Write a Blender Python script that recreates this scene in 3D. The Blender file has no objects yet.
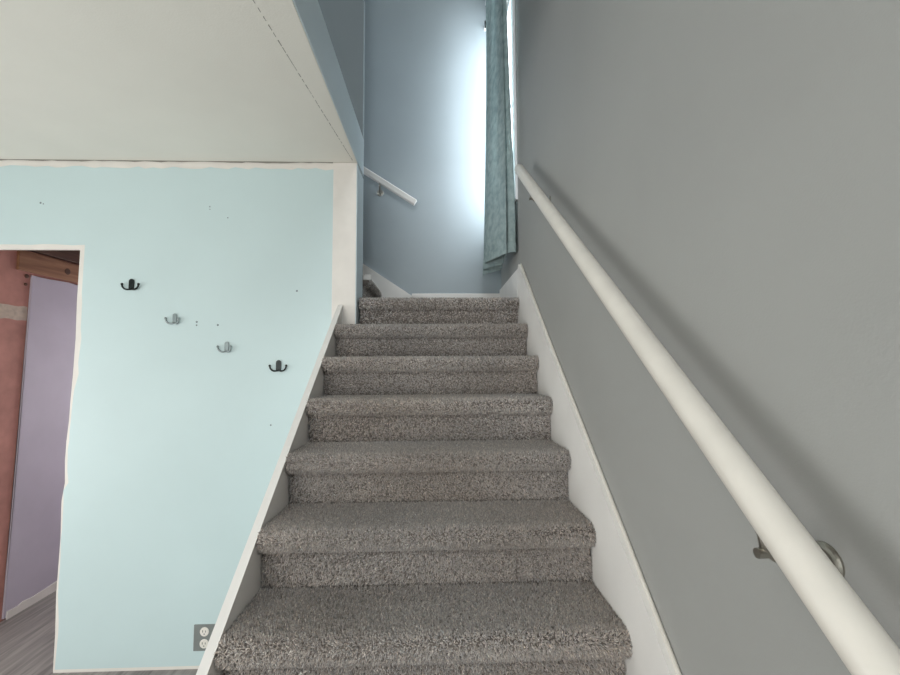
import bpy, bmesh, math, random
import numpy as np
from mathutils import Vector, Matrix
C = bpy.context.scene.collection
rng = np.random.default_rng(7); random.seed(7)

# ------------------------------------------------------------------ camera
EYE = 1.642
cam_d = bpy.data.cameras.new('camera'); cam = bpy.data.objects.new('camera', cam_d); C.objects.link(cam)
fw = Vector((0.03039197, 0.99742228, 0.06500096)); rt = Vector((0.99953154, -0.03009254, -0.00558086)); up = Vector((0.00361043, -0.06514012, 0.9978696))
M = Matrix((rt, up, -fw)).transposed().to_4x4(); M.translation = Vector((0, 0, EYE))
cam.matrix_world = M
cam_d.sensor_fit = 'HORIZONTAL'; cam_d.sensor_width = 36; cam_d.lens = 410 / 900 * 36; cam_d.clip_start = .02
bpy.context.scene.camera = cam

# ------------------------------------------------------------------ daylight and added fill
sc = bpy.context.scene
w = bpy.data.worlds.new('world'); sc.world = w; w.use_nodes = True
w.node_tree.nodes['Background'].inputs[0].default_value = (.75, .87, 1, 1)
w.node_tree.nodes['Background'].inputs[1].default_value = 1.0
def window_light(name, loc, direction, sx, sy, power, col):
    l = bpy.data.lights.new(name, 'AREA'); l.shape = 'RECTANGLE'; l.size = sx; l.size_y = sy; l.energy = power; l.color = col
    o = bpy.data.objects.new(name, l); C.objects.link(o); o.location = loc
    o.rotation_euler = Vector(direction).to_track_quat('-Z', 'Y').to_euler()
    return o
window_light('daylight_room_back', (-1.6, -2.42, 1.45), (0, 1, 0), 2.2, 1.5, 90, (1.0, .97, .93))
window_light('daylight_room_left', (-3.82, .75, 1.15), (1, 0, 0), 2.2, 1.4, 60, (1.0, .97, .94))
window_light('daylight_landing', (.655, 2.905, 3.5), (-1, 0, 0), .52, 1.7, 43, (.90, .96, 1.0))
window_light('daylight_upstairs', (-3.82, 2.94, 3.85), (1, 0, -.1), .42, .9, 70, (.82, .92, 1.0))
window_light('fill_upper_hall', (-.02, -2.42, 4.1), (0, 1, -.25), .8, .9, 62, (.90, .96, 1.0))  # unseen fill light, added to brighten the treads from above
window_light('fill_far_room', (-2.25, 4.83, 1.5), (0, -1, 0), .8, 1.3, 30, (1.0, .97, .95))  # unseen light added to brighten the lilac sheet beyond the doorway
sc.view_settings.view_transform = 'Standard'; sc.view_settings.look = 'None'; sc.view_settings.gamma = 1
sc.view_settings.use_curve_mapping = False; sc.view_settings.exposure = 0.0

# ------------------------------------------------------------------ materials
def lin(c):
    return tuple(((v / 255) / 12.92 if v / 255 <= .04045 else ((v / 255 + .055) / 1.055) ** 2.4) for v in c) + (1,)
def mat(name, rgb, rough=.6, var=.06, vscale=6, bump=0, bscale=200, metal=0, spec=.4):
    m = bpy.data.materials.new(name); m.use_nodes = True; N = m.node_tree.nodes; L = m.node_tree.links
    b = N['Principled BSDF']; b.inputs['Roughness'].default_value = rough; b.inputs['Metallic'].default_value = metal
    b.inputs['Specular IOR Level'].default_value = spec
    tc = N.new('ShaderNodeTexCoord'); nz = N.new('ShaderNodeTexNoise'); nz.inputs['Scale'].default_value = vscale; nz.inputs['Detail'].default_value = 5
    L.new(tc.outputs['Object'], nz.inputs['Vector'])
    r = N.new('ShaderNodeValToRGB'); c = lin(rgb)
    r.color_ramp.elements[0].position = .3; r.color_ramp.elements[1].position = .7
    r.color_ramp.elements[0].color = tuple(v * (1 - var) for v in c[:3]) + (1,)
    r.color_ramp.elements[1].color = tuple(min(1, v * (1 + var)) for v in c[:3]) + (1,)
    L.new(nz.outputs['Fac'], r.inputs['Fac']); L.new(r.outputs['Color'], b.inputs['Base Color'])
    if bump:
        n2 = N.new('ShaderNodeTexNoise'); n2.inputs['Scale'].default_value = bscale; n2.inputs['Detail'].default_value = 3
        L.new(tc.outputs['Object'], n2.inputs['Vector'])
        bp = N.new('ShaderNodeBump'); bp.inputs['Strength'].default_value = bump; bp.inputs['Distance'].default_value = .002
        L.new(n2.outputs['Fac'], bp.inputs['Height']); L.new(bp.outputs['Normal'], b.inputs['Normal'])
    return m
def wood_mat(name, c0, c1, rough=.6, scale=3, stretch=(8, .5, 8)):
    m = bpy.data.materials.new(name); m.use_nodes = True; N = m.node_tree.nodes; L = m.node_tree.links
    b = N['Principled BSDF']; b.inputs['Roughness'].default_value = rough
    tc = N.new('ShaderNodeTexCoord'); mp = N.new('ShaderNodeMapping'); mp.inputs['Scale'].default_value = stretch
    nz = N.new('ShaderNodeTexNoise'); nz.inputs['Scale'].default_value = scale; nz.inputs['Detail'].default_value = 8; nz.inputs['Distortion'].default_value = .6
    r = N.new('ShaderNodeValToRGB'); r.color_ramp.elements[0].position = .32; r.color_ramp.elements[1].position = .68
    r.color_ramp.elements[0].color = lin(c0); r.color_ramp.elements[1].color = lin(c1)
    L.new(tc.outputs['Object'], mp.inputs['Vector']); L.new(mp.outputs[0], nz.inputs['Vector']); L.new(nz.outputs['Fac'], r.inputs['Fac'])
    L.new(r.outputs['Color'], b.inputs['Base Color'])
    return m
LITBLUE = mat('lit_blue_wall_paint', (210, 222, 227), .5, .03, 2.5, .12, 260)  # pale tone stands in for window light on fascia and wall end
GREY = mat('grey_wall_paint', (157, 157, 154), .55, .03, 2.5, .12, 260)
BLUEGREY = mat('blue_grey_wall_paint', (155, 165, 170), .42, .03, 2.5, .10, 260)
TEAL = mat('pale_teal_paint', (197, 215, 216), .5, .025, 2, .1, 240)
WHITE = mat('white_primer', (226, 221, 214), .6, .04, 9, .15, 180)
CEIL = mat('ceiling_paint', (230, 227, 218), .8, .02, 3, .25, 150)
TRIM = mat('white_trim_paint', (233, 230, 226), .4, .03, 6, .08, 90)
RAILM = mat('cream_gloss_paint', (214, 209, 200), .4, .05, 12, .08, 60)
DARK = mat('dark_mark', (70, 72, 74), .8)
HOLE = mat('nail_hole_grey', (118, 130, 134), .9)
CRACK = mat('seam_grey', (146, 142, 134), .9)  # grey of the caulk line and the cracked ceiling seam
BLACKM = mat('blackened_steel', (48, 52, 52), .35, .1, 40, metal=.8)
SILV = mat('dull_silver', (146, 156, 157), .35, .06, 40, metal=.55)
NICK = mat('dark_nickel', (165, 161, 152), .28, .1, 30, metal=.95)
PLATE = mat('grey_plastic', (126, 130, 128), .5)
SOCK = mat('white_plastic', (232, 226, 218), .4)
PURP = mat('lilac_drywall_paint', (192, 184, 196), .6, .05, 4, .15, 150)
RED = mat('red_brown_sheathing', (184, 132, 120), .8, .16, 9, .5, 60)
PLASTER = mat('crumbled_plaster', (196, 180, 164), .9, .15, 30, .8, 60)
WOOD = wood_mat('raw_pine', (112, 72, 48), (164, 120, 88))
WOODD = wood_mat('dark_raw_lumber', (66, 42, 28), (98, 64, 44))
PLANK = wood_mat('grey_vinyl_plank', (112, 108, 106), (156, 150, 146), .45, 4, (9, .7, 9))
SUB = mat('carpet_backing', (120, 112, 106), .95, .1, 60)
SILLW = mat('window_white', (235, 236, 238), .35)
def carpet_mat():
    m = bpy.data.materials.new('carpet_yarn'); m.use_nodes = True; N = m.node_tree.nodes; L = m.node_tree.links
    b = N['Principled BSDF']; b.inputs['Roughness'].default_value = .95; b.inputs['Specular IOR Level'].default_value = .1
    b.inputs['Sheen Weight'].default_value = .25; b.inputs['Sheen Roughness'].default_value = .6
    a = N.new('ShaderNodeAttribute'); a.attribute_name = 'yarn'; L.new(a.outputs['Color'], b.inputs['Base Color'])
    return m
YARN = carpet_mat()
def fabric_mat():
    m = bpy.data.materials.new('teal_curtain_fabric'); m.use_nodes = True; N = m.node_tree.nodes; L = m.node_tree.links
    N.remove(N['Principled BSDF']); out = N['Material Output']
    d = N.new('ShaderNodeBsdfDiffuse'); t = N.new('ShaderNodeBsdfTranslucent'); mx = N.new('ShaderNodeMixShader'); mx.inputs[0].default_value = .22
    tc = N.new('ShaderNodeTexCoord'); nz = N.new('ShaderNodeTexNoise'); nz.inputs['Scale'].default_value = 22; nz.inputs['Detail'].default_value = 6
    r = N.new('ShaderNodeValToRGB'); r.color_ramp.elements[0].position = .35; r.color_ramp.elements[1].position = .65
    r.color_ramp.elements[0].color = lin((144, 161, 162)); r.color_ramp.elements[1].color = lin((172, 188, 187))
    L.new(tc.outputs['Object'], nz.inputs['Vector']); L.new(nz.outputs['Fac'], r.inputs['Fac'])
    L.new(r.outputs[0], d.inputs[0]); L.new(r.outputs[0], t.inputs[0])
    bp = N.new('ShaderNodeBump'); bp.inputs['Strength'].default_value = .5; bp.inputs['Distance'].default_value = .006
    L.new(nz.outputs['Fac'], bp.inputs['Height']); L.new(bp.outputs[0], d.inputs['Normal'])
    L.new(d.outputs[0], mx.inputs[1]); L.new(t.outputs[0], mx.inputs[2]); L.new(mx.outputs[0], out.inputs[0])
    return m
FABRIC = fabric_mat()
def pane_mat():
    m = bpy.data.materials.new('window_glass'); m.use_nodes = True; N = m.node_tree.nodes; L = m.node_tree.links
    N.remove(N['Principled BSDF']); t = N.new('ShaderNodeBsdfTransparent'); g = N.new('ShaderNodeBsdfGlossy'); g.inputs['Roughness'].default_value = .02
    mx = N.new('ShaderNodeMixShader'); mx.inputs[0].default_value = .06
    L.new(t.outputs[0], mx.inputs[1]); L.new(g.outputs[0], mx.inputs[2]); L.new(mx.outputs[0], N['Material Output'].inputs[0])
    return m
PANE = pane_mat()

# ------------------------------------------------------------------ helpers
def obj(name, bm, m, parent=None, smooth=False, recalc=True):
    if recalc: bmesh.ops.recalc_face_normals(bm, faces=bm.faces)
    me = bpy.data.meshes.new(name); bm.to_mesh(me); bm.free()
    for k in (m if isinstance(m, (list, tuple)) else [m]): me.materials.append(k)
    if smooth:
        for p in me.polygons: p.use_smooth = True
    o = bpy.data.objects.new(name, me); C.objects.link(o)
    if parent: o.parent = parent; o.matrix_parent_inverse = Matrix.Translation(-parent.location)
    return o
def thing(name, label, cat, loc, group=None):
    o = bpy.data.objects.new(name, None); C.objects.link(o); o.location = loc; o.empty_display_size = .1
    return tag(o, label, cat, group)
def tag(o, label, cat, group=None):
    o['label'] = label; o['category'] = cat
    if group: o['group'] = group
    return o
def struct(name, bm, m, smooth=False):
    o = obj(name, bm, m, smooth=smooth); o['kind'] = 'structure'; return o
def box(bm, x0, x1, y0, y1, z0, z1, bev=0, mi=0):
    r = bmesh.ops.create_cube(bm, size=1)
    for v in r['verts']: v.co = Vector(((x0 + x1) / 2 + v.co.x * (x1 - x0), (y0 + y1) / 2 + v.co.y * (y1 - y0), (z0 + z1) / 2 + v.co.z * (z1 - z0)))
    fs = list({f for v in r['verts'] for f in v.link_faces})
    for f in fs: f.material_index = mi
    if bev:
        es = list({e for v in r['verts'] for e in v.link_edges})
        bmesh.ops.bevel(bm, geom=es, offset=bev, segments=2, affect='EDGES', profile=.6)
    return bm
def boxes(*bs):
    bm = bmesh.new()
    for b in bs: box(bm, *b)
    return bm
def prism(bm, pts, axis, a, b, mi=0):
    """extrude a closed polygon of 2D pts along axis from a to b; 2D = the other two axes in order"""
    def P(p, t): return {'x': (t, p[0], p[1]), 'y': (p[0], t, p[1]), 'z': (p[0], p[1], t)}[axis]
    A = [bm.verts.new(P(p, a)) for p in pts]; B = [bm.verts.new(P(p, b)) for p in pts]; n = len(pts)
    fs = [bm.faces.new(A), bm.faces.new(B[::-1])] + [bm.faces.new((A[i], A[(i + 1) % n], B[(i + 1) % n], B[i])) for i in range(n)]
    for f in fs: f.material_index = mi
    bmesh.ops.triangulate(bm, faces=fs[:2], ngon_method='EAR_CLIP')
    return bm
def strip(bm, A, B, axis, a, b, mi=0):
    """a slab between two matching 2D polylines A and B, extruded along axis from a to b, all quads"""
    def P(p, t): return {'x': (t, p[0], p[1]), 'y': (p[0], t, p[1]), 'z': (p[0], p[1], t)}[axis]
    g = [[bm.verts.new(P(p, t)) for p in L_] for t in (a, b) for L_ in (A, B)]; n = len(A); fs = []
    for i in range(n - 1):
        fs += [bm.faces.new((g[0][i], g[0][i + 1], g[1][i + 1], g[1][i])), bm.faces.new((g[2][i], g[3][i], g[3][i + 1], g[2][i + 1])),
               bm.faces.new((g[0][i], g[2][i], g[2][i + 1], g[0][i + 1])), bm.faces.new((g[1][i], g[1][i + 1], g[3][i + 1], g[3][i]))]
    for i in (0, n - 1): fs.append(bm.faces.new((g[0][i], g[1][i], g[3][i], g[2][i])))
    for f in fs: f.material_index = mi
    return bm
def tube(bm, pts, r, seg=12, caps=True, radii=None):
    pts = [Vector(p) for p in pts]; rings = []; nrm = None
    for i, p in enumerate(pts):
        t = (pts[min(i + 1, len(pts) - 1)] - pts[max(i - 1, 0)]).normalized()
        if nrm is None: nrm = t.orthogonal().normalized()
        nrm = (nrm - t * nrm.dot(t)).normalized(); bn = t.cross(nrm)
        rr = radii[i] if radii else r
        rings.append([bm.verts.new(p + (nrm * math.cos(2 * math.pi * k / seg) + bn * math.sin(2 * math.pi * k / seg)) * rr) for k in range(seg)])
    for a, b in zip(rings, rings[1:]):
        for k in range(seg): bm.faces.new((a[k], a[(k + 1) % seg], b[(k + 1) % seg], b[k]))
    if caps: bm.faces.new(rings[0][::-1]); bm.faces.new(rings[-1])
    return bm
def disc(bm, c, n, r, th, seg=24, bev=.3):
    """a round plate from c along n, with a domed rim"""
    c = Vector(c); n = Vector(n).normalized()
    return tube(bm, [c, c + n * th * .55, c + n * th * .85, c + n * th], 0, seg, True, [r, r, r * (1 - bev * .4), r * (1 - bev)])
def ragged(p, q, n, amp, seed):
    rr = random.Random(seed); p = Vector(p); q = Vector(q); d = (q - p).normalized(); nn = Vector((-d.y, d.x)); out = []
    for i in range(n + 1):
        t = i / n + (rr.uniform(-.35, .35) / n if 0 < i < n else 0)
        v = p.lerp(q, t) + (nn * rr.uniform(-amp, amp) if 0 < i < n else nn * 0)
        out.append((v.x, v.y))
    return out

# ------------------------------------------------------------------ dimensions
XR, XL = .4845, -.546           # carpet edges
RISE, RUN, Y1, ZL = .18, .22237, .176, 2.039
def nose(k): return Y1 + (k - 1) * RUN, ZL - (11 - k) * RISE
WX = .507                       # right wall face
TY = 2.377                      # teal wall face
ZC = 2.838                      # room ceiling
BY = 3.2                        # landing back wall
TOP = 4.95
CX = -.474                      # edge of stair opening

# ------------------------------------------------------------------ setting
struct('floor', boxes((-3.6, WX, -2.2, 4.6, -.12, 0)), PLANK)
# right wall with the landing window opening
wy0, wy1, wz0, wz1 = 2.56, 3.17, 2.72, 4.42
struct('wall_right', boxes((WX, WX + .14, -2.2, wy0, 0, TOP), (WX, WX + .14, wy1, BY + .14, 0, TOP), (WX, WX + .14, wy0, wy1, 0, wz0), (WX, WX + .14, wy0, wy1, wz1, TOP)), GREY)
# landing back wall
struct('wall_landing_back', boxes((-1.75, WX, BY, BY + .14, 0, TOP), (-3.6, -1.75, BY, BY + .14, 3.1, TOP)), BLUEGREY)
# room left wall (window 2), back wall (window 3), both storeys
def wall_x_window(name, x0, x1, Y0, Y1_, Z0, Z1, y0, y1, z0, z1, m):
    return struct(name, boxes((x0, x1, Y0, y0, Z0, Z1), (x0, x1, y1, Y1_, Z0, Z1), (x0, x1, y0, y1, Z0, z0), (x0, x1, y0, y1, z1, Z1)), m)
def wall_y_window(name, y0, y1, X0, X1, Z0, Z1, x0, x1, z0, z1, m):
    return struct(name, boxes((X0, x0, y0, y1, Z0, Z1), (x1, X1, y0, y1, Z0, Z1), (x0, x1, y0, y1, Z0, z0), (x0, x1, y0, y1, z1, Z1)), m)
wall_x_window('wall_left', -3.74, -3.6, -2.2, TY + .22, 0, ZC, -.35, 1.85, .45, 1.85, TEAL)
wall_y_window('wall_behind', -2.34, -2.2, -3.6, WX, 0, ZC, -2.7, -.5, .7, 2.2, TEAL)
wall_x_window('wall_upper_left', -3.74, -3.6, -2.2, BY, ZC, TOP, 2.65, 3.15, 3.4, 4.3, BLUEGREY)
wall_y_window('wall_upper_behind', -2.34, -2.2, -3.6, WX, ZC, TOP, -.45, .40, 3.65, 4.55, BLUEGREY)  # window opening added here for the fill on the treads
# teal wall: white plaster body with ragged doorway edge, teal paint skin, nail holes
edge = [(-2.071, 0.0), (-2.07, .2), (-2.076, .40), (-2.073, .55), (-2.069, .70), (-2.075, .9), (-2.062, 1.0), (-2.068, 1.12), (-2.066, 1.23), (-2.058, 1.34), (-2.056, 1.45), (-2.05, 1.6), (-2.046, 1.8), (-2.05, 2.0), (-2.047, 2.31)]
bm = bmesh.new()
strip(bm, edge, [(CX, p[1]) for p in edge], 'y', TY, TY + .19)
prism(bm, [(CX, 2.31), (-2.95, 2.31), (-2.95, ZC), (CX, ZC)], 'y', TY, TY + .016)
prism(bm, [(-2.95, 0), (-3.6, 0), (-3.6, ZC), (-2.95, ZC)], 'y', TY, TY + .19)
skin = [(-.609, .012), (-2.06, .018)]
rr = random.Random(5)
for i, (x, z) in enumerate(edge[1:-1]):
    lo = .004 if .25 < z < .95 else (.026 if z > 1.5 else .012)
    skin.append((x + lo + rr.uniform(0, .010), z)); skin.append((x + lo + rr.uniform(0, .008), z + .06))
side = [(-2.06, .018)] + skin[2:] + [(-2.02, 2.338)]
strip(bm, side, [(-.609, p[1]) for p in side], 'y', TY - .0025, TY + .001, 1)
low = ragged((-2.98, 2.341), (-2.02, 2.338), 12, .004, 3)
strip(bm, low, [(p[0], 2.42) for p in low], 'y', TY - .0025, TY + .001, 1)
prism(bm, [(-.609, 2.338), (-2.02, 2.338), (-2.02, 2.42), (-.609, 2.42)], 'y', TY - .0025, TY + .001, 1)
topl = ragged((-2.98, 2.799), (-.609, 2.796), 46, .007, 9)
strip(bm, topl, [(p[0], 2.42) for p in topl], 'y', TY - .0025, TY + .001, 1)
prism(bm, [(-2.98, .018), (-3.59, .018), (-3.59, 2.79), (-2.98, 2.795)], 'y', TY - .0025, TY + .001, 1)
for (x, z, r_) in [(-2.281, 2.582, .006), (-2.265, 2.576, .004), (-1.323, 2.565, .004), (-1.322, 2.55, .003), (-1.218, 2.5, .004), (-1.375, 1.891, .006), (-1.375, 1.872, .005), (-1.256, 1.873, .006), (-.812, 2.07, .006), (-.944, 1.304, .005)]:
    f0 = len(bm.faces); disc(bm, (x, TY - .0024, z), (0, -1, 0), r_, .0008, 8); bm.faces.ensure_lookup_table()
    for f in bm.faces[f0:]: f.material_index = 2
struct('wall_front', bm, [WHITE, TEAL, HOLE])
struct('trim_1', boxes((-.611, CX - .001, TY - .006, TY - .0001, 1.82, ZC - .004, .001)), WHITE)        # white strip at the stair opening
struct('trim_2', boxes((CX - .003, CX + .0035, TY - .004, TY + .194, 1.8, ZC - .01, .001)), LITBLUE)   # end of the wall, its light put into the pale paint
# ragged caulk line under the ceiling
bm = bmesh.new()
cl = ragged((-3.58, 2.833), (-.615, 2.832), 60, .004, 21)
strip(bm, cl, [(p[0], ZC - .0005) for p in cl], 'y', TY - .006, TY - .003)
struct('trim_3', bm, CRACK)
# ceiling / upper floor slab, its fascia with window light in the paint, ceiling seam
bm = boxes((-3.6, CX, -2.2, 2.555, ZC, 3.078), (CX, WX, -2.2, -1.6, ZC, 3.078))  # stair opening run further back to let the added fill through
struct('ceiling', bm, CEIL)
struct('trim_4', boxes((CX, CX + .006, -1.6, 2.56, ZC + .002, 3.08)), LITBLUE)  # landing window light on the fascia is put into its colour
bm = bmesh.new()
for i in range(34):
    t0 = i / 34; t1 = t0 + (1 / 34) * random.uniform(.5, 1.0); wd = random.uniform(.0006, .0018) * (1.6 if i % 5 == 0 else 1)
    x = lambda t: -.612 + .118 * t; y = lambda t: 1.18 + 1.17 * t
    prism(bm, [(x(t0) - wd, y(t0)), (x(t0) + wd, y(t0)), (x(t1) + wd * .7, y(t1)), (x(t1) - wd * .7, y(t1))], 'z', ZC - .0008, ZC + .001)
struct('trim_5', bm, CRACK)
struct('wall_upper_front', boxes((-3.6, CX - .002, 2.562, 2.61, 3.05, TOP)), BLUEGREY)  # darker than the fascia, weaker light put into the colour
struct('ceiling_upper', boxes((-3.74, WX + .14, -2.34, BY + .14, TOP, TOP + .1)), CEIL)
# far room behind the doorway
struct('wall_far_room_left', boxes((-2.99, -2.825, TY + .19, 4.6, 0, ZC)), RED)
wall_y_window('wall_far_room_back', 4.6, 4.74, -2.99, -1.6, 0, ZC, -2.65, -1.85, .85, 2.15, PURP)  # window opening added to let fill onto the lilac sheet
struct('wall_far_room_right', boxes((-1.75, -1.69, TY + .19, BY, 0, 2.62), (-1.75, -1.61, BY + .14, 4.6, 0, ZC)), PURP)
struct('ceiling_far_room', boxes((-2.99, -2.02, TY + .19, 4.6, ZC, 3.05)), WOODD)
bl = ragged((2.865, .05), (4.59, .075), 30, .014, 77)
struct('baseboard_far_room', strip(bmesh.new(), bl, [(p[0], 0) for p in bl], 'x', -2.8115, -2.806), WHITE)

def window(name, x0, x1, y0, y1, z0, z1, axis):
    """white frame, mullion and a pane filling a wall opening; axis = direction through the wall"""
    f = .05
    if axis == 'x':
        bm = boxes((x0, x1, y0, y0 + f, z0, z1), (x0, x1, y1 - f, y1, z0, z1), (x0, x1, y0 + f, y1 - f, z0, z0 + f), (x0, x1, y0 + f, y1 - f, z1 - f, z1), (x0, x1, y0 + f, y1 - f, (z0 + z1) / 2 - .02, (z0 + z1) / 2 + .02))
        xm = (x0 + x1) / 2; pb = boxes((xm - .002, xm + .002, y0 + f, y1 - f, z0 + f, z1 - f))
    else:
        bm = boxes((x0, x0 + f, y0, y1, z0, z1), (x1 - f, x1, y0, y1, z0, z1), (x0 + f, x1 - f, y0, y1, z0, z0 + f), (x0 + f, x1 - f, y0, y1, z1 - f, z1), (x0 + f, x1 - f, y0, y1, (z0 + z1) / 2 - .02, (z0 + z1) / 2 + .02))
        ym = (y0 + y1) / 2; pb = boxes((x0 + f, x1 - f, ym - .002, ym + .002, z0 + f, z1 - f))
    o = struct(name, bm, SILLW); obj('pane', pb, PANE, o); return o
w1 = window('window_1', WX + .05, WX + .10, wy0, wy1, wz0, wz1, 'x')
# casing of the landing window, on the room face of the wall
obj('casing', boxes((WX - .016, WX, wy0 - .07, wy0, wz0 - .05, wz1 + .07, .003), (WX - .016, WX, wy1, wy1 + .028, wz0 - .05, wz1 + .07, .003), (WX - .016, WX, wy0, wy1, wz1, wz1 + .07, .003), (WX - .022, WX, wy0, wy1, wz0 - .05, wz0, .003)), SILLW, w1)
window('window_2', -3.70, -3.65, -.35, 1.85, .45, 1.85, 'x')
window('window_3', -2.7, -.5, -2.30, -2.25, .7, 2.2, 'y')
window('window_4', -3.70, -3.65, 2.65, 3.15, 3.4, 4.3, 'x')
window('added_window_6', -.45, .40, -2.30, -2.25, 3.65, 4.55, 'y')  # unseen window, added around the fill light for the treads
window('added_window_5', -2.65, -1.85, 4.65, 4.70, .85, 2.15, 'y')  # unseen window, added to carry the far room fill

# baseboards of the landing
struct('baseboard_landing_back', boxes((-.2, WX - .001, BY - .016, BY, ZL - .02, 2.196, .003)), TRIM)
struct('baseboard_landing_right', boxes((XR + .004, WX, 2.42, BY - .016, ZL - .02, 2.222, .003)), TRIM)

# ------------------------------------------------------------------ carpeted steps
PILE = .0085
def step_profile(yk, zk, z_low, y_back):
    """open polyline (y, z) of the carpet face: riser, round nosing, tread"""
    P = [(yk + .040, z_low), (yk + .040, zk - .084), (yk + .036, zk - .074)]
    cy, cz, ry, rz = yk + .036, zk - .036, .036, .036
    for i in range(9):
        a = math.radians(250 - i * 160 / 8); P.append((cy + ry * math.cos(a), cz + rz * math.sin(a)))
    P += [(yk + .055, zk - .0006), (yk + .09, zk - .002), (y_back - .05, zk - .005), (y_back, zk - .002)]
    return P
def step_mesh(prof, x0, x1, depth_pt, spacing, seed, notch=None):
    """solid carpet body with a pile of individual yarn tufts, one mesh. prof in (y, z), extruded along x"""
    r = np.random.default_rng(seed)
    pr = np.array(prof); d = np.diff(pr, axis=0); sl = np.hypot(d[:, 0], d[:, 1]); s = np.concatenate([[0], np.cumsum(sl)])
    nrm = np.stack([-d[:, 1], d[:, 0]], 1) / sl[:, None]
    # body
    bm = bmesh.new(); vn = np.zeros_like(pr); vn[:-1] += nrm; vn[1:] += nrm; vn /= np.linalg.norm(vn, axis=1)[:, None]
    inner = pr - vn * PILE * .8
    poly = [tuple(p) for p in inner] + [(inner[-1][0], depth_pt[1]), (inner[0][0], depth_pt[1])]
    if notch:                                                   # carpet cut round the wall end
        cut = [p for p in poly[:-2] if p[0] < notch[1]]
        cut += [(notch[1], cut[-1][1]), (notch[1], depth_pt[1]), poly[-1]]
        prism(bm, cut, 'x', x0 + .002, notch[0]); prism(bm, poly, 'x', notch[0], x1 - .002)
    else: prism(bm, poly, 'x', x0 + .002, x1 - .002)
    bmesh.ops.recalc_face_normals(bm, faces=bm.faces)
    me0 = bpy.data.meshes.new('tmp'); bm.to_mesh(me0); bm.free()
    nv0 = len(me0.vertices); co0 = np.empty(nv0 * 3, 'f'); me0.vertices.foreach_get('co', co0); co0 = co0.reshape(-1, 3)
    f0 = [tuple(p.vertices) for p in me0.polygons]; bpy.data.meshes.remove(me0)
    # tufts
    L = s[-1]; n = int(L * (x1 - x0) / spacing ** 2)
    ss = r.uniform(0, L, n); xx = r.uniform(x0, x1, n)
    if notch:
        keep = ~((xx < notch[0] + .004) & (np.interp(ss, s, pr[:, 0]) > notch[1] - .006)); ss = ss[keep]; xx = xx[keep]; n = len(ss)
    # a slightly uneven cut edge at both sides
    i = np.clip(np.searchsorted(s, ss) - 1, 0, len(sl) - 1); t = (ss - s[i]) / sl[i]
    by = pr[i, 0] + d[i, 0] * t; bz = pr[i, 1] + d[i, 1] * t
    n0 = vn[i] * (1 - t)[:, None] + vn[i + 1] * t[:, None]; n0 /= np.linalg.norm(n0, axis=1)[:, None]
    N3 = np.stack([np.zeros(n), n0[:, 0], n0[:, 1]], 1); T3 = np.stack([np.zeros(n), n0[:, 1], -n0[:, 0]], 1); X3 = np.tile([1., 0, 0], (n, 1))
    base = np.stack([xx, by, bz], 1) - N3 * PILE
    # patches where the pile leans one way
    def lf(a, b, k):
        rs = np.random.default_rng(k); o = 0
        for _ in range(6):
            f_, g_, p_ = rs.uniform(-16, 16), rs.uniform(-26, 26), rs.uniform(0, 6.28); o = o + np.sin(a * f_ + b * g_ + p_)
        return o / 3
    lean = r.normal(0, .45, (n, 2)); lean[:, 0] += lf(xx, ss + seed, 1) * .35; lean[:, 1] += lf(xx, ss + seed, 2) * .35
    D1 = N3 + X3 * lean[:, :1] * .6 + T3 * lean[:, 1:] * .6; D1 /= np.linalg.norm(D1, axis=1)[:, None]
    lean2 = lean + r.normal(0, .5, (n, 2)); D2 = N3 * .7 + X3 * lean2[:, :1] + T3 * lean2[:, 1:]; D2 /= np.linalg.norm(D2, axis=1)[:, None]
    ln = PILE * r.uniform(.85, 1.25, n)[:, None]; rad = spacing * r.uniform(.36, .58, n)[:, None]
    mid = base + D1 * ln * .9; tip = mid + D2 * ln * .55
    ang = r.uniform(0, 6.28, n)
    V = np.empty((n, 7, 3), 'f')
    for q in range(3):
        a = (ang + q * 2.0944)[:, None]; off = X3 * np.cos(a) + T3 * np.sin(a)
        V[:, q] = base + off * rad; V[:, 3 + q] = mid + off * rad * 1.05
    V[:, 6] = tip
    idx = np.arange(n)[:, None] * 7 + nv0
    quads = np.concatenate([idx + np.array([[q, (q + 1) % 3, 3 + (q + 1) % 3, 3 + q]]) for q in range(3)], 0)
    tris = np.concatenate([idx + np.array([[3 + q, 3 + (q + 1) % 3, 6]]) for q in range(3)], 0)
    nb = sum(len(f) for f in f0)
    loops = np.concatenate([np.array([v for f in f0 for v in f]), quads.ravel(), tris.ravel()]).astype('i')
    tot = np.concatenate([np.array([len(f) for f in f0]), np.full(len(quads), 4), np.full(len(tris), 3)]).astype('i')
    me = bpy.data.meshes.new('step'); me.vertices.add(nv0 + n * 7); me.vertices.foreach_set('co', np.concatenate([co0, V.reshape(-1, 3)]).astype('f').ravel())
    me.loops.add(len(loops)); me.loops.foreach_set('vertex_index', loops)
    me.polygons.add(len(tot)); me.polygons.foreach_set('loop_start', np.concatenate([[0], np.cumsum(tot)[:-1]]).astype('i'))
    mi = np.concatenate([np.zeros(len(f0)), np.ones(len(quads) + len(tris))]).astype('i'); me.materials.append(SUB); me.materials.append(YARN)
    me.polygons.foreach_set('material_index', mi); me.update(calc_edges=True); me.validate()
    # heathered yarn: each tuft its own tone
    val = np.exp(r.normal(0, .27, n)) * (1 + .10 * lf(xx * .7, ss * .5 + seed * 3, 5))
    warm = r.normal(0, .03, n) + .022 * lf(xx * .4, ss * .3 + seed, 9)
    col = np.stack([.425 * val * (1 + warm), .384 * val, .352 * val * (1 - warm), np.ones(n)], 1)
    ca = np.ones((nv0 + n * 7, 4), 'f') * .30; ca[:, 3] = 1; ca[nv0:] = np.repeat(np.clip(col, .05, .9), 7, axis=0)
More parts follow.
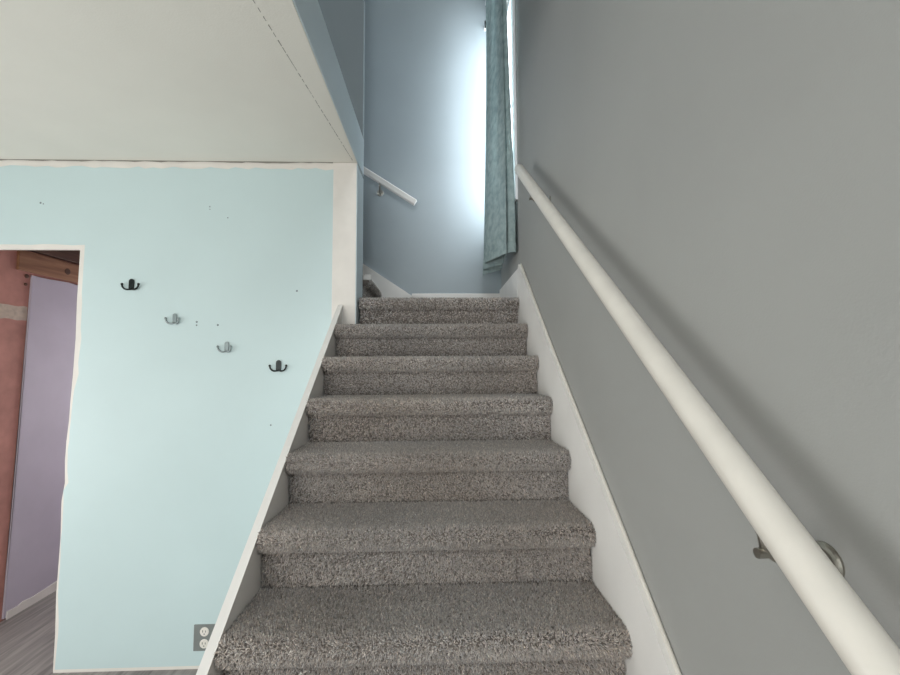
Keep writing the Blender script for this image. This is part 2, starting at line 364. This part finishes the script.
    at = me.color_attributes.new('yarn', 'FLOAT_COLOR', 'POINT'); at.data.foreach_set('color', ca.ravel())
    return me
def link_mesh(name, me, parent):
    me.name = name; o = bpy.data.objects.new(name, me); C.objects.link(o); o.parent = parent
    o.matrix_parent_inverse = Matrix.Translation(-parent.location); return o
stairs = thing('staircase', 'grey carpeted flight of stairs with white side boards climbing to the landing', 'stairs', (0, .2, 0))
for k in range(1, 12):
    yk, zk = nose(k); z_low = zk - RISE if k > 1 else 0.0
    yb = yk + RUN + .040 if k < 11 else BY - .018
    sp = (.009 if k < 3 else .006) if k < 5 else (.0033 if k < 8 else .0042) if k < 11 else .0066
    prof = step_profile(yk, zk, z_low, yb)
    depth = max(0.0, z_low - .06)
    link_mesh('step', step_mesh(prof, XL if k < 11 else CX + .012, XR, (0, depth), sp, k, (CX + .006, TY - .008) if k == 10 else None), stairs)
slope = RISE / RUN
def nl(y): return nose(1)[1] + (y - Y1) * slope
# white board along the right wall
bm = bmesh.new(); T = .189
prism(bm, [(.06, nl(.06) + T - .01), (1.86, nl(1.86) + T - .012), (2.407, 2.236), (2.455, 2.20), (2.455, 1.9), (2.2, 1.6), (.3, .1), (.3, 0), (.06, 0)], 'x', XR + .003, WX - .001)
bmesh.ops.bevel(bm, geom=[e for e in bm.edges if abs(e.verts[0].co.x - e.verts[1].co.x) < 1e-5 and e.verts[0].co.x < XR + .01 and e.calc_face_angle(0) > .5], offset=.003, segments=2, affect='EDGES')
sb = obj('side_board', bm, TRIM, stairs)
bm = bmesh.new()
tube(bm, [(WX - .0054, .06, nl(.06) + T - .007), (WX - .0054, 1.86, nl(1.86) + T - .009), (WX - .0054, 2.407, 2.239)], .005, 8)
obj('caulk_line', bm, RAILM, sb)
# closed left board
bm = bmesh.new(); Lo = -.026
prism(bm, [(.12, nl(.12) + Lo), (TY - .008, nl(TY - .008) + Lo), (TY - .008, 1.55), (.75, .0), (.12, 0)], 'x', XL - .026, XL - .003)
bmesh.ops.bevel(bm, geom=[e for e in bm.edges if abs(e.verts[0].co.x - e.verts[1].co.x) < 1e-5 and e.calc_face_angle(0) > .5], offset=.003, segments=2, affect='EDGES')
obj('side_board', bm, TRIM, stairs)
obj('side_panel', prism(bmesh.new(), [(.76, .0), (TY - .008, 1.535), (TY - .008, 0)], 'x', XL - .022, XL - .006), TEAL, stairs)

# second flight, going up to the left behind the teal wall
upper = thing('staircase', 'short carpeted flight turning off the landing behind the pale teal wall', 'stairs', (-.45, 2.9, ZL))
uy0, uy1 = 2.618, BY - .026
for k in range(1, 7):
    xk = -.432 - (k - 1) * .25; zk = ZL + k * RISE
    prof = [(-xk + (p[0] - 0), p[1]) for p in step_profile(0, zk, zk - RISE + .012, .284 if k < 6 else .30)]
    me = step_mesh(prof, uy0, uy1, (0, zk - RISE - .06 if k > 1 else zk - RISE + .012), .0062 if k < 3 else .012, 40 + k)
    co = np.empty(len(me.vertices) * 3, 'f'); me.vertices.foreach_get('co', co); co = co.reshape(-1, 3)
    me.vertices.foreach_set('co', np.stack([-co[:, 1], co[:, 0], co[:, 2]], 1).ravel()); me.update()
    st = link_mesh('step', me, upper)
    if k == 1: obj('lit_nosing', boxes((xk - .045, xk + .004, uy0 - .003, uy0 + .02, zk - .034, zk + .002, .004)), TRIM, st)  # added white block stands in for light on the carpet nosing
bm = bmesh.new()
prism(bm, [(-.19, ZL + .012), (-.19, 2.172), (-.592, 2.44), (-1.7, 3.2), (-1.7, 2.9), (-.45, ZL + .012)], 'y', BY - .016, BY - .001)
obj('side_board', bm, TRIM, upper)

# ------------------------------------------------------------------ handrails
def rail_z(y): return 1.536 + .79 * (y - .636)
RX, RR = .422, .0245
hr = thing('handrail', 'long round cream handrail rising along the grey wall', 'handrail', (RX, 1.1, 1.9))
bm = bmesh.new()
y0, y1 = .1, 2.045; dv = Vector((0, 1, .79)).normalized()
a = Vector((RX, y0, rail_z(y0))); b = Vector((RX, y1, rail_z(y1)))
tube(bm, [a, a + dv * .004] + [a.lerp(b, t / 12) for t in range(1, 12)] + [b - dv * .012, b - dv * .004, b], RR, 28, True, [RR * .8, RR] + [RR] * 11 + [RR, RR * .9, RR * .62])
obj('rail', bm, RAILM, hr, True)
def bracket(y, wall_x, parent, flip=1):
    zr = rail_z(y); zc_ = zr - .076
    bk = obj('bracket', tube(bmesh.new(), [(wall_x - .004, y, zc_), (wall_x - .045, y, zc_ - .004), (RX + .016, y, zc_ + .006), (RX + .004, y, zc_ + .014), (RX, y, zr - RR + .004)], .0065, 12, True, [.008, .0065, .006, .0065, .008]), NICK, parent, True)
    obj('wall_plate', disc(bmesh.new(), (wall_x + .0005, y, zc_), (-1, 0, 0), .024, .006, 28), NICK, bk)
    obj('screw', tube(bmesh.new(), [(RX - .008, y, zc_ + .012), (RX + .004, y, zc_ + .012)], .0065, 12), NICK, bk)
    return bk
for y in (.538, 1.79): bracket(y, WX, hr)
hb = thing('handrail', 'short white handrail sloping down the back wall of the landing', 'handrail', (-.4, 3.12, 3.05))
P0 = Vector((-.168, 3.125, 2.897)); P1 = Vector((-.85, 3.125, 3.335)); dv = (P1 - P0).normalized()
bm = bmesh.new(); nz_ = Vector((-dv.z, 0, dv.x)) * -1
if nz_.z < 0: nz_ = -nz_
r8 = []
for p in (P0, P0 + dv * .006, P1):
    s_ = .92 if p is P0 else 1
    r8.append([bm.verts.new(p + nz_ * (h * s_) + Vector((0, w_ * s_, 0))) for h, w_ in ((.023, -.012), (.023, .012), (.016, .019), (-.016, .019), (-.023, .012), (-.023, -.012), (-.016, -.019), (.016, -.019))])
for a_, b_ in zip(r8, r8[1:]):
    for k in range(8): bm.faces.new((a_[k], a_[(k + 1) % 8], b_[(k + 1) % 8], b_[k]))
bm.faces.new(r8[0]); bm.faces.new(r8[-1][::-1])
obj('rail', bm, TRIM, hb)
bx_ = -.452; bz = P0.z + (P0.x - bx_) * .642 - .024
bk = obj('bracket', tube(bmesh.new(), [(bx_, BY - .003, bz - .05), (bx_ + .004, BY - .04, bz - .05), (bx_ + .006, 3.127, bz - .03), (bx_ + .006, 3.125, bz + .006)], .0075, 12), NICK, hb, True)
obj('wall_plate', disc(bmesh.new(), (bx_, BY + .0005, bz - .05), (0, -1, 0), .027, .008, 24), NICK, bk)

# ------------------------------------------------------------------ curtain
ct = thing('curtain', 'teal fabric curtain hanging in gathered pleats at the landing window', 'curtain', (.45, 2.7, 2.33))
# plan of the pleats: (x fraction from wall side 1 to room side 0, y)
plan = [(1.0, 2.500), (.98, 2.492), (.85, 2.498), (.72, 2.512), (.695, 2.55), (.69, 2.62), (.675, 2.62), (.665, 2.55), (.645, 2.512), (.60, 2.515), (.3, 2.625), (.05, 2.73), (.0, 2.755), (.03, 2.78), (.4, 2.75), (.70, 2.71), (.73, 2.725), (.65, 2.75), (.25, 2.81), (.03, 2.85), (.0, 2.868), (.05, 2.885), (.4, 2.845), (.72, 2.80), (.75, 2.815), (.68, 2.835), (.3, 2.895), (.05, 2.94), (.02, 2.955)]
def smooth_line(pts, n):
    P = [Vector(p) for p in pts]; out = []
    for i in range(len(P) - 1):
        p0, p1, p2, p3 = P[max(i - 1, 0)], P[i], P[i + 1], P[min(i + 2, len(P) - 1)]
        for j in range(n):
            t = j / n; out.append(.5 * ((2 * p1) + (p2 - p0) * t + (2 * p0 - 5 * p1 + 4 * p2 - p3) * t * t + (3 * p1 - p0 - 3 * p2 + p3) * t ** 3))
    return out + [P[-1]]
pl = smooth_line(plan, 4); rows = 46; zt, zb = 4.56, 2.335
bm = bmesh.new(); grid = []; rr = random.Random(11)
for j in range(rows + 1):
    v = j / rows; row = []
    for i, p in enumerate(pl):
        u = i / (len(pl) - 1)
        xl_ = .380 - .046 * v ** 1.8; xr_ = .440 + .047 * min(1, v * 1.1)
        fx = p.x + .010 * math.sin(9 * v + u * 30) * v
        x = xl_ + (xr_ - xl_) * min(1.0, max(-.05, fx))
        y = p.y + .004 * math.sin(6 * v + 22 * u) * v
        z = zt + (zb - .07 * max(0, u - .42) - zt) * v
        if j == rows: z += .004 * math.sin(u * 17)
        row.append(bm.verts.new((x, y, z)))
    grid.append(row)
for j in range(rows):
    for i in range(len(pl) - 1): bm.faces.new((grid[j][i], grid[j][i + 1], grid[j + 1][i + 1], grid[j + 1][i]))
pn = obj('curtain_panel', bm, FABRIC, ct, True)
md = pn.modifiers.new('thick', 'SOLIDIFY'); md.thickness = .003; md.offset = 0
# stitched hem band along the bottom
bm = bmesh.new(); hm = []
for j, (dz, off) in enumerate([(.062, .0028), (.060, .0042), (.004, .0042), (-.004, .0028)]):
    row = []
    for i, p in enumerate(pl):
        u = i / (len(pl) - 1); q = grid_co = None
        row.append((i, dz, off))
    hm.append(row)
me = pn.data; nco = [[me.vertices[j * len(pl) + i].co.copy() for i in range(len(pl))] for j in range(rows + 1)]
gv = []
for row in hm:
    rv = []
    for (i, dz, off) in row:
        b0 = nco[rows][i]; i0, i1 = max(i - 1, 0), min(i + 1, len(pl) - 1)
        t = (nco[rows][i1] - nco[rows][i0]); t.z = 0; t.normalize(); n_ = Vector((t.y, -t.x, 0))
        rv.append(bm.verts.new(b0 + Vector((0, 0, dz)) + n_ * off * (-1)))
    gv.append(rv)
for a_, b_ in zip(gv, gv[1:]):
    for i in range(len(pl) - 1): bm.faces.new((a_[i], a_[i + 1], b_[i + 1], b_[i]))
hem = obj('hem', bm, FABRIC, pn, True)
md = hem.modifiers.new('thick', 'SOLIDIFY'); md.thickness = .0018; md.offset = 0
# rod that carries the curtain, above the picture
rod = thing('curtain_rod', 'white curtain rod above the landing window', 'curtain rod', (.42, 2.8, 4.585))
obj('pole', tube(bmesh.new(), [(.41, 2.44, 4.585), (.41, 3.17, 4.585)], .011, 14), SILLW, rod, True)
for y in (2.47, 3.14):
    obj('bracket', tube(bmesh.new(), [(WX + .001, y, 4.585), (.41, y, 4.585)], .008, 10), SILLW, rod)
# little hook on the back wall by the curtain edge
hk = thing('wall_hook', 'small dark and white hook on the landing back wall by the curtain', 'hook', (.40, BY, 4.40))
obj('wall_plate', boxes((.392, .418, BY - .006, BY + .0005, 4.38, 4.425, .003)), SILLW, hk)
obj('prong', tube(bmesh.new(), [(.405, BY - .004, 4.41), (.400, BY - .03, 4.405), (.398, BY - .04, 4.42), (.398, BY - .038, 4.435)], .007, 10), BLACKM, hk, True)

# ------------------------------------------------------------------ coat hooks on the teal wall
def coat_hook(x, z, m, label, small_right, rot):
    t = thing('coat_hook', label, 'coat hook', (x, TY - .0025, z), 'coat hooks in a falling diagonal on the teal wall')
    yw = TY - .0023
    bm = bmesh.new(); pts = []
    hw = .0135 if m is BLACKM else .010
    for i in range(13):
        a = math.pi * i / 12; pts.append((x + hw * math.cos(a), z + .020 + hw * math.sin(a)))
    pts += [(x - hw, z - .026), (x - hw * .6, z - .031), (x + hw * .6, z - .031), (x + hw, z - .026)]
    prism(bm, pts, 'y', yw - .006, yw)
    bmesh.ops.bevel(bm, geom=[e for e in bm.edges if e.verts[0].co.y < yw - .005 and e.verts[1].co.y < yw - .005 and e.calc_face_angle(0) > .5], offset=.0015, segments=2, affect='EDGES')
    obj('wall_plate', bm, m, t)
    for s in (-1, 1):
        kx = (.60 if (s > 0 and small_right) else 1.0)
        c = [(0, -.022, .003), (.010, -.027, .008), (.022, -.028, .011), (.034, -.023, .013), (.043, -.012, .014), (.046, .000, .014)]
        P = [(x + s * q[0] * kx, yw - q[2], z + q[1]) for q in c]
        pg = obj('prong', tube(bmesh.new(), smooth_line(P, 4), .0048, 10), m, t, True)
        bm = bmesh.new(); bmesh.ops.create_uvsphere(bm, u_segments=12, v_segments=8, radius=.0068, matrix=Matrix.Translation(Vector(P[-1]) + Vector((0, 0, .002))))
        obj('ball_tip', bm, m, pg, True)
    for dz in (.016,):
        obj('screw', disc(bmesh.new(), (x, yw - .0058, z + dz), (0, -1, 0), .0042, .002, 12), SILV if m is SILV else BLACKM, t)
coat_hook(-1.746, 2.105, BLACKM, 'black two-pronged coat hook, highest of the four on the teal wall', False, 0)
coat_hook(-1.496, 1.909, SILV, 'silver coat hook beside the upper black one on the teal wall', True, 0)
coat_hook(-1.200, 1.747, SILV, 'silver coat hook lower down, between two screw holes and the lower black hook', True, 0)
coat_hook(-.906, 1.637, BLACKM, 'black coat hook nearest the stairs, lowest of the four', False, 0)

# ------------------------------------------------------------------ power outlet
ot = thing('power_outlet', 'grey power outlet with white sockets low on the teal wall beside the stairs', 'outlet', (-1.272, TY - .0025, .166))
obj('cover_plate', boxes((-1.330, -1.214, TY - .009, TY - .0023, .098, .234, .002)), PLATE, ot)
for z in (.136, .198):
    so = obj('socket', disc(bmesh.new(), (-1.272, TY - .0085, z), (0, -1, 0), .024, .004, 24, .15), SOCK, ot)
    obj('slot', boxes((-1.282, -1.279, TY - .0129, TY - .0122, z - .002, z + .010), (-1.266, -1.263, TY - .0129, TY - .0122, z - .002, z + .008), (-1.275, -1.269, TY - .0129, TY - .0122, z - .013, z - .008)), DARK, so)

# ------------------------------------------------------------------ things in the far room
bm = bmesh.new()
top = ragged((2.902, 2.275), (4.58, 2.285), 26, .006, 4)
prism(bm, [(2.850, .012), (2.868, .6), (2.884, 1.3)] + [(2.902, 2.275)] + top[1:] + [(4.58, .012)], 'x', -2.8245, -2.812)
tag(obj('drywall_sheet', bm, PURP), 'lilac painted drywall sheet with broken edges in the room beyond the doorway', 'drywall')
bm = bmesh.new(); box(bm, -2.8245, -2.806, 2.80, 4.58, 2.292, 2.432, .004)
wb = obj('wooden_beam', bm, WOOD); tag(wb, 'bare pine board above the lilac drywall beyond the doorway', 'beam')
obj('knot', disc(bmesh.new(), (-2.8065, 3.16, 2.36), (1, 0, 0), .024, .003, 16), WOODD, wb)
bm = bmesh.new(); box(bm, -2.8245, -2.78, 2.83, 4.58, 2.44, 2.72, .004)
tag(obj('wooden_beam', bm, WOODD), 'dark thick timber at the top of the doorway gap', 'beam')
bm = bmesh.new(); prism(bm, ragged((2.62, 1.955), (2.893, 1.957), 8, .006, 31) + ragged((2.893, 2.052), (2.62, 2.050), 8, .006, 32), 'x', -2.8245, -2.835)
tag(obj('plaster_strip', bm, PLASTER), 'pale crumbled plaster band across the red brown wall', 'plaster')
for (y, z, r_) in ((2.872, 2.262, .014), (2.868, 2.205, .010)):
    tag(obj('rusty_bolt', disc(bmesh.new(), (-2.8245, y, z), (1, 0, 0), r_, .008, 12), WOODD), 'upper rusty bolt head in the red brown wall' if r_ > .012 else 'smaller rusty bolt head below another in the red brown wall', 'bolt')
